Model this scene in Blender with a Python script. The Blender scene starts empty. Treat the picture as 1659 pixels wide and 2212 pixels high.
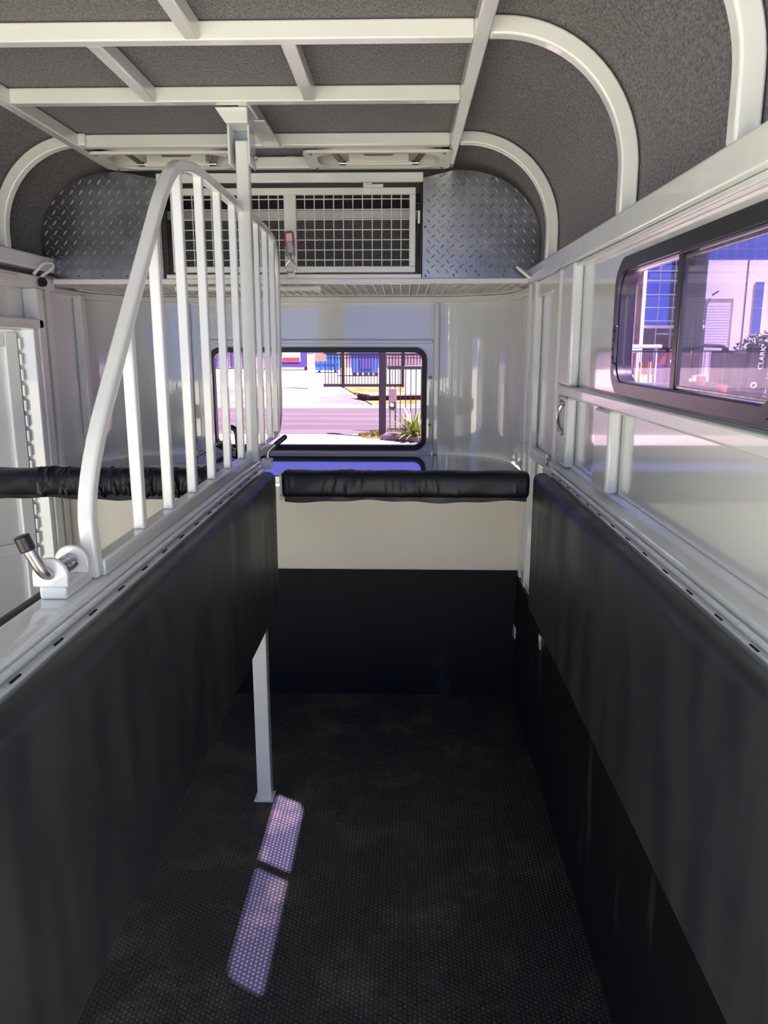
import bpy, bmesh, math, random
from mathutils import Vector, Matrix
random.seed(7)
S = bpy.context.scene
COL = S.collection
PI = math.pi
# ------------------------------------------------------------------ camera
F = 1661.0; CX = 829.5; CY = 1106.0
VPX, VPY = 873.0, 749.0
fy = Vector(((VPX-CX)/F, -(VPY-CY)/F, -1)).normalized()
zz = Vector((0, -fy.z, fy.y)).normalized()
xx = fy.cross(zz)
Rw = Matrix((xx, fy, zz))
camd = bpy.data.cameras.new('camera'); cam = bpy.data.objects.new('camera', camd); COL.objects.link(cam)
cam.matrix_world = Matrix.Translation((0, 0, 1.55)) @ Rw.to_4x4()
camd.sensor_fit = 'HORIZONTAL'; camd.sensor_width = 36.0; camd.lens = 36.0*F/1659.0
camd.clip_start = 0.02; camd.clip_end = 500
S.camera = cam
# ------------------------------------------------------------------ world / sun / exposure
S.view_settings.view_transform = 'Standard'; S.view_settings.look = 'None'
S.view_settings.gamma = 1; S.view_settings.exposure = EXPO = 0.38
W = bpy.data.worlds.new('sky'); S.world = W; W.use_nodes = True
nt = W.node_tree; nt.nodes.clear()
tc = nt.nodes.new('ShaderNodeTexCoord'); sp = nt.nodes.new('ShaderNodeSeparateXYZ')
rp = nt.nodes.new('ShaderNodeValToRGB'); bg = nt.nodes.new('ShaderNodeBackground'); wo = nt.nodes.new('ShaderNodeOutputWorld')
nt.links.new(tc.outputs['Generated'], sp.inputs[0]); nt.links.new(sp.outputs['Z'], rp.inputs[0])
nt.links.new(rp.outputs[0], bg.inputs[0]); nt.links.new(bg.outputs[0], wo.inputs[0])
rp.color_ramp.elements[0].position = 0.0; rp.color_ramp.elements[0].color = (.12, .23, .90, 1)
rp.color_ramp.elements[1].position = 0.42; rp.color_ramp.elements[1].color = (.29, .34, .46, 1)
bg.inputs[1].default_value = 1.5
sd = bpy.data.lights.new('sun', 'SUN'); sun = bpy.data.objects.new('sun', sd); COL.objects.link(sun)
sd.energy = 38.0; sd.angle = math.radians(0.55); sd.color = (1, .95, .87)
sdir = Vector((-.905, .525, -1.58)).normalized()
sun.rotation_euler = sdir.to_track_quat('-Z', 'Y').to_euler(); sun.location = (6, -4, 9)

# ------------------------------------------------------------------ materials
def mat(name, col, rough=.5, metal=0, spec=.5, coat=0, **k):
    m = bpy.data.materials.new(name); m.use_nodes = True
    b = m.node_tree.nodes['Principled BSDF']
    b.inputs['Base Color'].default_value = (*col, 1); b.inputs['Roughness'].default_value = rough
    b.inputs['Metallic'].default_value = metal; b.inputs['Specular IOR Level'].default_value = spec
    b.inputs['Coat Weight'].default_value = coat; b.inputs['Coat IOR'].default_value = 1.75; b.inputs['Coat Roughness'].default_value = .03
    return m
def N(m, t): return m.node_tree.nodes.new(t)
def L(m, a, b): m.node_tree.links.new(a, b)
def noisy(m, c1, c2, scale, lo=.4, hi=.6, detail=3, stretch=(1, 1, 1), bump=0, bscale=None, rough=None, bdist=.01):
    b = m.node_tree.nodes['Principled BSDF']
    t = N(m, 'ShaderNodeTexCoord'); mp = N(m, 'ShaderNodeMapping'); mp.inputs['Scale'].default_value = stretch
    L(m, t.outputs['Object'], mp.inputs[0])
    n = N(m, 'ShaderNodeTexNoise'); n.inputs['Scale'].default_value = scale; n.inputs['Detail'].default_value = detail
    L(m, mp.outputs[0], n.inputs['Vector'])
    r = N(m, 'ShaderNodeValToRGB'); r.color_ramp.elements[0].position = lo; r.color_ramp.elements[1].position = hi
    r.color_ramp.elements[0].color = (*c1, 1); r.color_ramp.elements[1].color = (*c2, 1)
    L(m, n.outputs[0], r.inputs[0]); L(m, r.outputs[0], b.inputs['Base Color'])
    if rough:
        q = N(m, 'ShaderNodeMapRange'); q.inputs['To Min'].default_value = rough[0]; q.inputs['To Max'].default_value = rough[1]
        q.inputs['From Min'].default_value = .35; q.inputs['From Max'].default_value = .65
        L(m, n.outputs[0], q.inputs[0]); L(m, q.outputs[0], b.inputs['Roughness'])
    if bump:
        n2 = N(m, 'ShaderNodeTexNoise'); n2.inputs['Scale'].default_value = bscale or scale; n2.inputs['Detail'].default_value = 2
        L(m, mp.outputs[0], n2.inputs['Vector'])
        bp = N(m, 'ShaderNodeBump'); bp.inputs['Strength'].default_value = bump; bp.inputs['Distance'].default_value = bdist
        L(m, n2.outputs[0], bp.inputs['Height']); L(m, bp.outputs[0], b.inputs['Normal'])
    return m, b

M = {}
M['white'] = noisy(mat('white_enamel', (.8, .8, .76), .22, spec=.5, coat=.5), (.80, .825, .785), (.83, .855, .815), 6, bump=.03, bscale=25, bdist=.004)[0]
M['wall'] = noisy(mat('glossy_white_panel', (.8, .8, .76), .16, spec=.55, coat=1), (.81, .835, .79), (.84, .865, .82), 2, bump=.05, bscale=14, bdist=.002)[0]
M['plastic'] = mat('white_plastic', (.78, .77, .71), .32)
M['cream'] = noisy(mat('cream_panel', (.8, .78, .7), .35), (.85, .81, .65), (.88, .84, .69), 3)[0]
m, b = noisy(mat('grey_felt_carpet', (.1, .1, .1), 1.0, spec=.1), (.055, .053, .058), (.21, .20, .205), 190, .3, .72, detail=4, stretch=(1, .45, 1), bump=.5, bscale=260, bdist=.004)
M['carpet'] = m; b.inputs['Sheen Weight'].default_value = .25
M['vinyl'] = noisy(mat('black_vinyl', (.02, .022, .028), .45, spec=.5), (.020, .023, .028), (.028, .031, .036), 5, stretch=(2, 2, .5), bump=.2, bscale=3.0, bdist=.014, rough=(.40, .55))[0]
M['vinyl_bar'] = mat('black_shiny_vinyl', (.005, .008, .013), .40, spec=.38)
M['black'] = mat('black_plastic', (.012, .012, .014), .35)
M['blackframe'] = mat('black_window_frame', (.018, .018, .021), .28, spec=.6)
M['rubberseal'] = mat('black_rubber_seal', (.012, .012, .018), .5)
M['chrome'] = mat('stainless_steel', (.62, .6, .57), .18, metal=1)
M['steel'] = noisy(mat('brushed_steel', (.5, .48, .45), .3, metal=1), (.42, .40, .37), (.58, .56, .52), 60)[0]
M['zinc'] = mat('zinc_plate', (.7, .71, .72), .3, metal=1)
M['red'] = mat('red_grip', (.55, .01, .015), .4)
M['plate'] = noisy(mat('aluminium_tread_plate', (.55, .56, .57), .32, metal=1), (.24, .25, .26), (.40, .41, .42), 4, .2, .8, rough=(.26, .36))[0]
M['raised'] = mat('raised_pattern_highlight', (.82, .83, .84), .42, metal=.9)  # lighter than the sheet: highlights painted into the lozenge colour
M['galv'] = mat('grey_steel_insert', (.25, .31, .35), .35, metal=.4)
M['slot'] = mat('dark_gap', (.01, .01, .02), .8)
M['shelf'] = mat('dark_glossy_laminate', (.012, .013, .016), .12, spec=1.0, coat=1)
M['grey'] = mat('grey_arm', (.16, .155, .14), .4, metal=.3)
# rubber lower walls with scuffs
def scuffed(name, base, scuff, sc, stretch, lo, hi):
    m, b = noisy(mat(name, base, .55, spec=.25), base, scuff, sc, lo, hi, detail=8, stretch=stretch, bump=.05, bscale=40, bdist=.003)
    return m
M['rubwall'] = scuffed('black_rubber_wall', (.005, .007, .009), (.075, .08, .085), 3.0, (1.4, 2.6, .6), .60, .84)
# floor mat : hexagonal nubs, dusty in patches
m = mat('studded_black_rubber', (.02, .02, .02), .5, spec=.5); b = m.node_tree.nodes['Principled BSDF']
t = N(m, 'ShaderNodeTexCoord'); hs = []
k = 2*PI/(.0135*.866)
for a in (0, 60, 120):
    d = N(m, 'ShaderNodeVectorMath'); d.operation = 'DOT_PRODUCT'
    d.inputs[1].default_value = (k*math.cos(math.radians(a)), k*math.sin(math.radians(a)), 0); L(m, t.outputs['Object'], d.inputs[0])
    c = N(m, 'ShaderNodeMath'); c.operation = 'COSINE'; L(m, d.outputs['Value'], c.inputs[0]); hs.append(c)
a1 = N(m, 'ShaderNodeMath'); L(m, hs[0].outputs[0], a1.inputs[0]); L(m, hs[1].outputs[0], a1.inputs[1])
a2 = N(m, 'ShaderNodeMath'); L(m, a1.outputs[0], a2.inputs[0]); L(m, hs[2].outputs[0], a2.inputs[1])
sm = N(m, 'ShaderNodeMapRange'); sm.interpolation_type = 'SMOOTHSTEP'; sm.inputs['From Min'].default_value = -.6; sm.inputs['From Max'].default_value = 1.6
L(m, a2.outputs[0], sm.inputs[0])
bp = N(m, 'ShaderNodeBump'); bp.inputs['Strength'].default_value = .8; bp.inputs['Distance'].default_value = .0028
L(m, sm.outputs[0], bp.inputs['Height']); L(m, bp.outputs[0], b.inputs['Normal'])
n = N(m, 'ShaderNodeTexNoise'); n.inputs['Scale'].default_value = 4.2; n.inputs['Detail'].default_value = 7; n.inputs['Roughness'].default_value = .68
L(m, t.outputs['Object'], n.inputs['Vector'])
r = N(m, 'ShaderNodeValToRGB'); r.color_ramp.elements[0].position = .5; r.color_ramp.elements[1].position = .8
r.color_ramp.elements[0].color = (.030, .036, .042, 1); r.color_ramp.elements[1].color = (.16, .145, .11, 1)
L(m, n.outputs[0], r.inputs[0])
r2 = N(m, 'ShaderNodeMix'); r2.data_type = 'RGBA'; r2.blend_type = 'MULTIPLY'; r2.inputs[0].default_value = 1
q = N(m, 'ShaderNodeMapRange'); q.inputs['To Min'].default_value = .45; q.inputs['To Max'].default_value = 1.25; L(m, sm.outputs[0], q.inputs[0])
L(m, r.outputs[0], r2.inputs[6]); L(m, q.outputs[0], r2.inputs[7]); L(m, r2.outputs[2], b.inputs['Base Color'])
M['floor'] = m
# tinted acrylic panes: thin transmission with a faint surface reflection
def pane(name, tint, haze=0, hazecol=(.5, .45, .6)):
    m = bpy.data.materials.new(name); m.use_nodes = True; nt = m.node_tree; nt.nodes.clear()
    o = nt.nodes.new('ShaderNodeOutputMaterial'); tr = nt.nodes.new('ShaderNodeBsdfTransparent'); tr.inputs[0].default_value = (*tint, 1)
    gl = nt.nodes.new('ShaderNodeBsdfGlossy'); gl.inputs['Roughness'].default_value = .02
    lw = nt.nodes.new('ShaderNodeLayerWeight'); lw.inputs[0].default_value = .5
    fr = nt.nodes.new('ShaderNodeMath'); fr.operation = 'POWER'; fr.inputs[1].default_value = 4.5; L(m, lw.outputs['Facing'], fr.inputs[0])
    mx = nt.nodes.new('ShaderNodeMixShader'); L(m, fr.outputs[0], mx.inputs[0]); L(m, tr.outputs[0], mx.inputs[1]); L(m, gl.outputs[0], mx.inputs[2])
    out = mx
    if haze:
        df = nt.nodes.new('ShaderNodeBsdfDiffuse'); df.inputs[0].default_value = (*hazecol, 1)
        m2 = nt.nodes.new('ShaderNodeMixShader'); m2.inputs[0].default_value = haze
        L(m, mx.outputs[0], m2.inputs[1]); L(m, df.outputs[0], m2.inputs[2]); out = m2
    L(m, out.outputs[0], o.inputs[0]); return m
M['tint'] = pane('violet_tinted_glass', (.74, .64, .90))
M['tint_front'] = pane('violet_tinted_front_glass', (.78, .66, .80))
M['screen'] = pane('fine_insect_screen', (.88, .88, .9), .07)
# ------------------------------------------------------------------ mesh helpers
class MB:
    def __init__(s): s.bm = bmesh.new(); s.sm = False
    def box(s, x0, x1, y0, y1, z0, z1, mtx=None):
        vs = [s.bm.verts.new(p) for p in ((x0,y0,z0),(x1,y0,z0),(x1,y1,z0),(x0,y1,z0),(x0,y0,z1),(x1,y0,z1),(x1,y1,z1),(x0,y1,z1))]
        for f in ((0,3,2,1),(4,5,6,7),(0,1,5,4),(1,2,6,5),(2,3,7,6),(3,0,4,7)): s.bm.faces.new([vs[i] for i in f])
        if mtx: bmesh.ops.transform(s.bm, matrix=mtx, verts=vs)
        return s
    def prism(s, pts, axis, a0, a1):
        """pts in the plane normal to axis; axis 'x': (y,z), 'y': (x,z), 'z': (x,y)"""
        def P(p, a): return {'x': (a, p[0], p[1]), 'y': (p[0], a, p[1]), 'z': (p[0], p[1], a)}[axis]
        A = [s.bm.verts.new(P(p, a0)) for p in pts]; B = [s.bm.verts.new(P(p, a1)) for p in pts]; n = len(pts)
        s.bm.faces.new(A); s.bm.faces.new(B[::-1])
        for i in range(n): s.bm.faces.new([A[i], B[i], B[(i+1) % n], A[(i+1) % n]])
        return s
    def holed(s, outer, hole, axis, a0, a1):
        def P(p, a): return {'x': (a, p[0], p[1]), 'y': (p[0], a, p[1]), 'z': (p[0], p[1], a)}[axis]
        from mathutils.geometry import tessellate_polygon
        tris = tessellate_polygon([[Vector((p[0], p[1], 0)) for p in outer], [Vector((p[0], p[1], 0)) for p in hole]])
        allp = list(outer)+list(hole)
        A = [s.bm.verts.new(P(p, a0)) for p in allp]; B = [s.bm.verts.new(P(p, a1)) for p in allp]
        for t in tris:
            s.bm.faces.new([A[q] for q in t]); s.bm.faces.new([B[q] for q in t][::-1])
        for o_, n in ((0, len(outer)), (len(outer), len(hole))):
            for i in range(n): s.bm.faces.new([A[o_+i], B[o_+i], B[o_+(i+1) % n], A[o_+(i+1) % n]])
        return s
    def sweep(s, path, prof, closed=False, up=Vector((0, 0, 1)), smooth=False, caps=True):
        """sweep a 2-D profile (side, up) along a path"""
        path = [Vector(p) for p in path]; n = len(path); rings = []
        for i, p in enumerate(path):
            if closed: t = (path[(i+1) % n]-path[i-1])
            else: t = path[min(i+1, n-1)]-path[max(i-1, 0)]
            t.normalize()
            sd_ = t.cross(up)
            if sd_.length < 1e-4: sd_ = t.cross(Vector((0, 1, 0)))
            sd_.normalize(); u = sd_.cross(t).normalized()
            rings.append([s.bm.verts.new(p+sd_*q[0]+u*q[1]) for q in prof])
        m = len(prof)
        for i in range(n if closed else n-1):
            A = rings[i]; B = rings[(i+1) % n]
            for j in range(m):
                f = s.bm.faces.new([A[j], A[(j+1) % m], B[(j+1) % m], B[j]]); f.smooth = smooth
        if not closed and caps: s.bm.faces.new(rings[0][::-1]); s.bm.faces.new(rings[-1])
        return s
    def tube(s, path, r, seg=12, closed=False, up=Vector((0, 0, 1))):
        return s.sweep(path, [(r*math.cos(2*PI*i/seg), r*math.sin(2*PI*i/seg)) for i in range(seg)], closed, up, True)
    def cyl(s, a, b, r, seg=16, r2=None):
        a = Vector(a); b = Vector(b); d = (b-a).normalized(); u = Vector((0, 0, 1)) if abs(d.z) < .9 else Vector((1, 0, 0))
        e1 = d.cross(u).normalized(); e2 = d.cross(e1); r2 = r if r2 is None else r2
        A = [s.bm.verts.new(a+(e1*math.cos(2*PI*i/seg)+e2*math.sin(2*PI*i/seg))*r) for i in range(seg)]
        B = [s.bm.verts.new(b+(e1*math.cos(2*PI*i/seg)+e2*math.sin(2*PI*i/seg))*r2) for i in range(seg)]
        s.bm.faces.new(A); s.bm.faces.new(B[::-1])
        for i in range(seg):
            f = s.bm.faces.new([A[i], B[i], B[(i+1) % seg], A[(i+1) % seg]]); f.smooth = True
        return s
    def ball(s, c, r, sc=(1, 1, 1), seg=12):
        v = bmesh.ops.create_uvsphere(s.bm, u_segments=seg, v_segments=max(6, seg//2), radius=r)['verts']
        bmesh.ops.transform(s.bm, matrix=Matrix.Translation(c) @ Matrix.Diagonal((*sc, 1)), verts=v)
        for x in v:
            for f in x.link_faces: f.smooth = True
        return s
    def build(s, name, m, parent=None, bevel=0, seg=2, smooth_angle=None):
        bmesh.ops.recalc_face_normals(s.bm, faces=s.bm.faces)
        me = bpy.data.meshes.new(name); s.bm.to_mesh(me); s.bm.free(); me.materials.append(m)
        me.set_sharp_from_angle(angle=math.radians(42))
        o = bpy.data.objects.new(name, me); COL.objects.link(o)
        if parent: o.parent = parent; o.matrix_parent_inverse = Matrix.Translation(-Vector(parent.location))
        if bevel:
            b = o.modifiers.new('bevel', 'BEVEL'); b.width = bevel; b.segments = seg; b.limit_method = 'ANGLE'; b.angle_limit = math.radians(40)
            b.harden_normals = False
        return o
def arc(cx, cy, r, a0, a1, n=8): return [(cx+r*math.cos(math.radians(a0+(a1-a0)*i/n)), cy+r*math.sin(math.radians(a0+(a1-a0)*i/n))) for i in range(n+1)]
def rrect(x0, x1, y0, y1, r, n=6):
    return arc(x1-r, y1-r, r, 0, 90, n)+arc(x0+r, y1-r, r, 90, 180, n)+arc(x0+r, y0+r, r, 180, 270, n)+arc(x1-r, y0+r, r, 270, 360, n)
def thing(name, label, cat, loc=(0, 0, 0), group=None):
    o = bpy.data.objects.new(name, None); COL.objects.link(o); o.location = loc; o.empty_display_size = .1
    o['label'] = label; o['category'] = cat
    if group: o['group'] = group
    return o
def tag(o, label, cat, group=None, kind=None):
    o['label'] = label; o['category'] = cat
    if group: o['group'] = group
    if kind: o['kind'] = kind
    return o
def struct(o, label=None, cat=None):
    o['kind'] = 'structure'
    if label: o['label'] = label
    if cat: o['category'] = cat
    return o
def fillet(pts, r, n=6):
    """round the corners of an open 3-D polyline"""
    out = [Vector(pts[0])]
    for i in range(1, len(pts)-1):
        p0, p, p1 = Vector(pts[i-1]), Vector(pts[i]), Vector(pts[i+1]); rr = r[i-1] if isinstance(r, (list, tuple)) else r
        a = (p0-p).normalized(); b = (p1-p).normalized()
        ra = min(rr, (p0-p).length*.48); rb = min(rr, (p1-p).length*.48)
        A = p+a*ra; B = p+b*rb
        for k_ in range(n+1):
            t_ = k_/n; out.append(A*(1-t_)**2+p*2*t_*(1-t_)+B*t_**2)
    out.append(Vector(pts[-1])); return out

# ================================================================== STRUCTURE
YR = .12          # open rear end
YB = 3.27         # bulkhead
XR, XL = .535, -1.50
G = -.50          # ground level outside
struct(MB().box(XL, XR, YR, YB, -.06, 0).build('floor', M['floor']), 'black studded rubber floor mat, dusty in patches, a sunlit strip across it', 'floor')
# roof shell profile (felt-lined), one continuous sheet with rounded shoulders
prof_in = [(.552, 1.84)]+[(.552-.325+.325*math.cos(math.radians(a)), 1.965+.325*math.sin(math.radians(a))) for a in range(0, 91, 6)] \
    + [(-1.167+.325*math.cos(math.radians(a)), 1.965+.325*math.sin(math.radians(a))) for a in range(90, 181, 6)]+[(-1.492, 1.84)]
cxm = -.47
prof_out = [((x-cxm)*1.035+cxm, z+(.03 if z > 1.9 else 0)) for x, z in prof_in]
b_ = MB(); pts = prof_in+prof_out[::-1]
A = [[b_.bm.verts.new((x, y, z)) for x, z in pts] for y in (YR, 4.12)]
n = len(pts); h = len(prof_in)
for i in range(n):
    f = b_.bm.faces.new([A[0][i], A[1][i], A[1][(i+1) % n], A[0][(i+1) % n]]); f.smooth = (i != h-1 and i != n-1)
for e in (0, 1):
    for i in range(h-1): b_.bm.faces.new([A[e][i], A[e][i+1], A[e][n-2-i], A[e][n-1-i]])
o = b_.build('ceiling', M['carpet']); struct(o, 'grey felt lined curved roof lining between white ribs', 'ceiling')
# right wall : panel with window hole
WY0, WY1, WZ0, WZ1 = 1.020, 1.938, 1.438, 1.754
o = MB().holed([(YR, 0), (3.58, 0), (3.58, 1.86), (YR, 1.86)][::-1], rrect(WY0+.02, WY1-.02, WZ0+.02, WZ1-.02, .06), 'x', XR, XR+.006).build('wall_right', M['wall'])
struct(o, 'glossy white right side wall with sliding window', 'wall')
# left wall with door opening
DY0, DY1, DZ0, DZ1 = 2.36, 3.05, .04, 1.612
o = MB().holed([(YR, 0), (3.58, 0), (3.58, 1.86), (YR, 1.86)], [(DY0, DZ0), (DY1, DZ0), (DY1, DZ1), (DY0, DZ1)], 'x', XL-.03, XL).build('wall_left', M['wall'])
struct(o, 'glossy white left side wall with open personnel door', 'wall')
# rubber kick sheets and bulkhead
struct(MB().box(.4985, XR, YR, YB-.012, 0, .565).build('trim_1', M['rubwall'], bevel=.002), 'black rubber kick board along the right wall', 'kick board')
struct(MB().box(XL, XL+.06, YR, DY0-.02, 0, .565).build('trim_2', M['rubwall'], bevel=.002), 'black rubber kick board along the left wall behind the divider', 'kick board')
struct(MB().box(XL+.002, XR-.002, YB-.012, YB, 0, .588).build('trim_3', M['rubwall'], bevel=.002), 'black rubber kick board on the front bulkhead', 'kick board')
o = MB().box(XL, XR, YB, YB+.03, 0, .955).build('wall_front', M['cream']); struct(o, 'cream front bulkhead under the dark shelf', 'wall')
# curved nose wall
def nose(off=0.0):
    R = [(.555, 3.25), (.54, 3.58), (.536, 3.72), (.50, 3.84), (.42, 3.935), (.30, 3.995), (.20, 4.02), (.13, 4.03)]
    Lf = [(-.97-x if x > .52 else -.94-x, y) for x, y in R]; Lf[1] = (-1.50, 3.58)
    P = R+Lf[::-1]
    return [(cxm+(x-cxm)*(1+off/1.03), y+off*(1 if y > 3.7 else .3)) for x, y in P]
P = nose(); Q = nose(.03)
b_ = MB(); zA, zB = .98, 1.806
def strip(i0, i1):
    zt = 1.875
    for i in range(i0, i1):
        vi = [b_.bm.verts.new((P[k_][0], P[k_][1], z)) for k_ in (i, i+1) for z in (zA, zt)]
        vo = [b_.bm.verts.new((Q[k_][0], Q[k_][1], z)) for k_ in (i, i+1) for z in (zA, zt)]
        for f in ((vi[0], vi[2], vi[3], vi[1]), (vo[0], vo[1], vo[3], vo[2])):
            ff = b_.bm.faces.new(f); ff.smooth = True
strip(1, 7); strip(8, 14)
bmesh.ops.remove_doubles(b_.bm, verts=b_.bm.verts, dist=1e-4)
NX0, NX1, NZ0, NZ1 = -1.008, .118, 1.018, 1.547
b_.holed([(.13, zA), (-1.07, zA), (-1.07, zB), (.13, zB)], rrect(NX0+.015, NX1-.015, NZ0+.015, NZ1-.015, .055), 'y', 4.03, 4.06)
o = b_.build('wall_nose', M['wall']); struct(o, 'glossy white curved nose wall around the front window', 'wall')
# nose framing: head channel, cross rail, pillars
def nose_band(z0, z1, t, name, m, i0=0, i1=15, y_extra=0, parent=None):
    b = MB()
    In = nose(-t); Ou = nose(-.001)
    pr = []
    for i in range(i0, i1+1): pr.append((In[i], Ou[i]))
    vs = [[b.bm.verts.new((a[0], a[1], z0)), b.bm.verts.new((a[0], a[1], z1)), b.bm.verts.new((c[0], c[1], z1)), b.bm.verts.new((c[0], c[1], z0))] for a, c in pr]
    for i in range(len(vs)-1):
        for j in range(4):
            f = b.bm.faces.new([vs[i][j], vs[i][(j+1) % 4], vs[i+1][(j+1) % 4], vs[i+1][j]]); f.smooth = False
    b.bm.faces.new(vs[0]); b.bm.faces.new(vs[-1][::-1])
    return b.build(name, m, parent, bevel=.004)
nf = thing('trim_4', 'white steel framing of the curved nose above and beside the front window', 'frame', (-.47, 4.0, 1.0))
nf['kind'] = 'structure'
nose_band(1.765, 1.795, .03, 'head_channel', M['white'], parent=nf)
MB().box(-1.055, .145, 4.004, 4.03, 1.566, 1.584).build('cross_rail', M['white'], nf, .004)
MB().box(.150, .178, 3.992, 4.028, 1.001, 1.765).build('pillar', M['white'], nf, .006)
MB().box(-1.118, -1.090, 3.992, 4.028, 1.001, 1.765).build('pillar', M['white'], nf, .006)
MB().box(-1.085, .145, 4.008, 4.03, 1.0008, 1.014).build('sill_rail', M['white'], nf, .003)
for x in (.135,):
    for z in (1.150, 1.395):
        MB().cyl((x, 4.03, z), (x, 4.018, z), .008, 12).build('screw_cap', M['grey'], nf)
# nose roof end + lining behind the mesh gate
o = MB().box(-1.46, .52, 4.04, 4.12, 1.80, 2.29).build('wall_upper_nose', M['carpet']); struct(o, 'dark felt lining at the back of the upper locker', 'wall')

# ================================================================== WINDOWS
# front window
fw = thing('window_2', 'wide tinted front window with thick black rubber seal and rounded corners', 'window', (-.45, 4.03, 1.0)); fw['kind'] = 'structure'
MB().holed(rrect(NX0, NX1, NZ0, NZ1, .062, 8), rrect(NX0+.026, NX1-.026, NZ0+.026, NZ1-.026, .042, 8), 'y', 4.012, 4.06).build('window_seal', M['rubberseal'], fw, .004)
MB().prism(rrect(NX0+.02, NX1-.02, NZ0+.02, NZ1-.02, .045, 8), 'y', 4.040, 4.044).build('pane', M['tint_front'], fw)
# right sliding window
rw = thing('window_1', 'black framed sliding side window, tinted violet, seen obliquely on the right', 'window', (.54, 1.535, 1.43)); rw['kind'] = 'structure'
MB().holed(rrect(WY0, WY1, WZ0, WZ1, .062, 8), rrect(WY0+.046, WY1-.046, WZ0+.032, WZ1-.036, .05, 8), 'x', .510, .545).build('outer_frame', M['blackframe'], rw, .007, 3)
MB().holed(rrect(WY0+.02, WY1-.02, WZ0+.012, WZ1-.014, .058, 8), rrect(WY0+.043, WY1-.043, WZ0+.029, WZ1-.033, .052, 8), 'x', .502, .509).build('inner_lip', M['blackframe'], rw, .004, 3)
MB().box(.513, .542, 1.494, 1.522, WZ0+.03, WZ1-.034).build('centre_stile', M['blackframe'], rw, .003)
MB().box(.516, .522, WY0+.06, 1.493, WZ0+.034, WZ0+.040).box(.516, .522, WY0+.06, 1.493, WZ1-.045, WZ1-.039).build('screen_track', M['steel'], rw, .001)
MB().prism(rrect(1.505, WY1-.05, WZ0+.034, WZ1-.038, .02, 4), 'x', .526, .529).build('pane', M['tint'], rw)
MB().prism(rrect(WY0+.05, 1.51, WZ0+.034, WZ1-.038, .02, 4), 'x', .536, .539).build('pane', M['tint'], rw)
MB().box(.5185, .519, WY0+.056, 1.493, WZ0+.036, WZ1-.04).build('insect_screen', M['screen'], rw)
lt = MB().box(.5000, .5095, 1.892, 1.904, 1.51, 1.60).build('window_latch', M['blackframe'], rw, .003)
b_ = MB()
for z in (1.525, 1.545, 1.566, 1.587): b_.cyl((.4990, 1.898, z), (.503, 1.898, z), .0035, 10)
b_.build('screw', M['slot'], lt)

# ================================================================== RIGHT WALL FRAMING
wf = thing('wall_frame', 'white steel frame of posts and rails along the right wall', 'wall frame', (.53, 1.8, 0))
MB().box(.50, .5345, YR, YB, 1.797, 1.858).build('top_rail', M['white'], wf, .006, 3)
MB().box(.512, .5345, YR, YB-.6, 1.783, 1.796).build('top_rail', M['white'], wf, .003, 3)
MB().box(.503, .5345, YR, 2.56, 1.396, 1.430).build('middle_rail', M['white'], wf, .006, 3)
MB().prism([(.4735, .70), (.4735, 1.150), (.492, 1.154), (.494, 1.172), (.522, 1.176), (.529, 1.190), (.5345, 1.190), (.5345, .70)], 'y', .42, 2.60).build('sill_rail', M['white'], wf, .003)
MB().box(.502, .5345, 2.40, 2.555, 1.430, 1.797).build('post', M['white'], wf, .008, 3)
MB().box(.502, .5345, 2.40, 2.555, 1.178, 1.396).build('post', M['white'], wf, .008, 3)
MB().box(.502, .5345, 1.90, 2.045, 1.190, 1.396).build('post', M['white'], wf, .008, 3)
MB().box(.502, .5345, 2.60, 2.70, .565, 1.797).build('post', M['white'], wf, .008, 3)
MB().box(.502, .5345, 3.08, 3.16, .565, 1.797).build('post', M['white'], wf, .008, 3)
MB().box(.502, .5345, 3.22, 3.268, .565, 1.797).build('post', M['white'], wf, .008, 3)
MB().box(.506, .5345, 2.70, 3.22, 1.115, 1.160).build('lower_rail', M['white'], wf, .006, 3)
MB().box(.506, .5345, 2.70, 3.08, .565, .60).build('lower_rail', M['white'], wf, .006, 3)
MB().box(.512, .5345, 2.70, 3.08, 1.735, 1.797).build('upper_gusset', M['white'], wf, .006, 3)
# piano hinge knuckles
def add_mat(o, mb, m):
    """merge more faces with a second material into an existing mesh"""
    me = o.data; me.materials.append(m); k_ = len(me.materials)-1
    t_ = bpy.data.meshes.new('t'); mb.bm.to_mesh(t_); mb.bm.free()
    bm = bmesh.new(); bm.from_mesh(me); n0 = len(bm.faces); bm.from_mesh(t_); bm.faces.ensure_lookup_table()
    for f in bm.faces[n0:]: f.material_index = k_
    bmesh.ops.recalc_face_normals(bm, faces=bm.faces); bm.to_mesh(me); bm.free(); bpy.data.meshes.remove(t_)
def hinge(parent, x, z, y0, y1, side, name='piano_hinge'):
    b = MB(); y = y0
    while y < y1-.01:
        b.cyl((x, y, z), (x, min(y+.0585, y1), z), .0055, 10); y += .0605
    h_ = b.build(name, M['white'], parent)
    s = MB(); y = y0+.045
    while y < y1-.03:
        s.box(x-side*.0085, x-side*.0058, y, y+.026, z-.0088, z-.0072); y += .121
    add_mat(h_, s, M['slot'])
hinge(wf, .4835, 1.159, .45, 2.50, 1)
o = thing('padded_side_panel', 'long black padded vinyl panel along the right side of the stall', 'pad', (.45, 1.5, .68))
def pad(mb_name, x0, x1, y0, y1, z0, z1, parent, r=.024, belly=0):
    b = MB().box(x0, x1, y0, y1, z0, z1)
    bmesh.ops.bevel(b.bm, geom=b.bm.edges[:], offset=r, segments=5, affect='EDGES', profile=.5)
    for f in b.bm.faces: f.smooth = True
    return b.build(mb_name, M['vinyl'], parent)
pad('cover', .42, .473, .42, 2.487, .68, 1.152, o)

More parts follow.
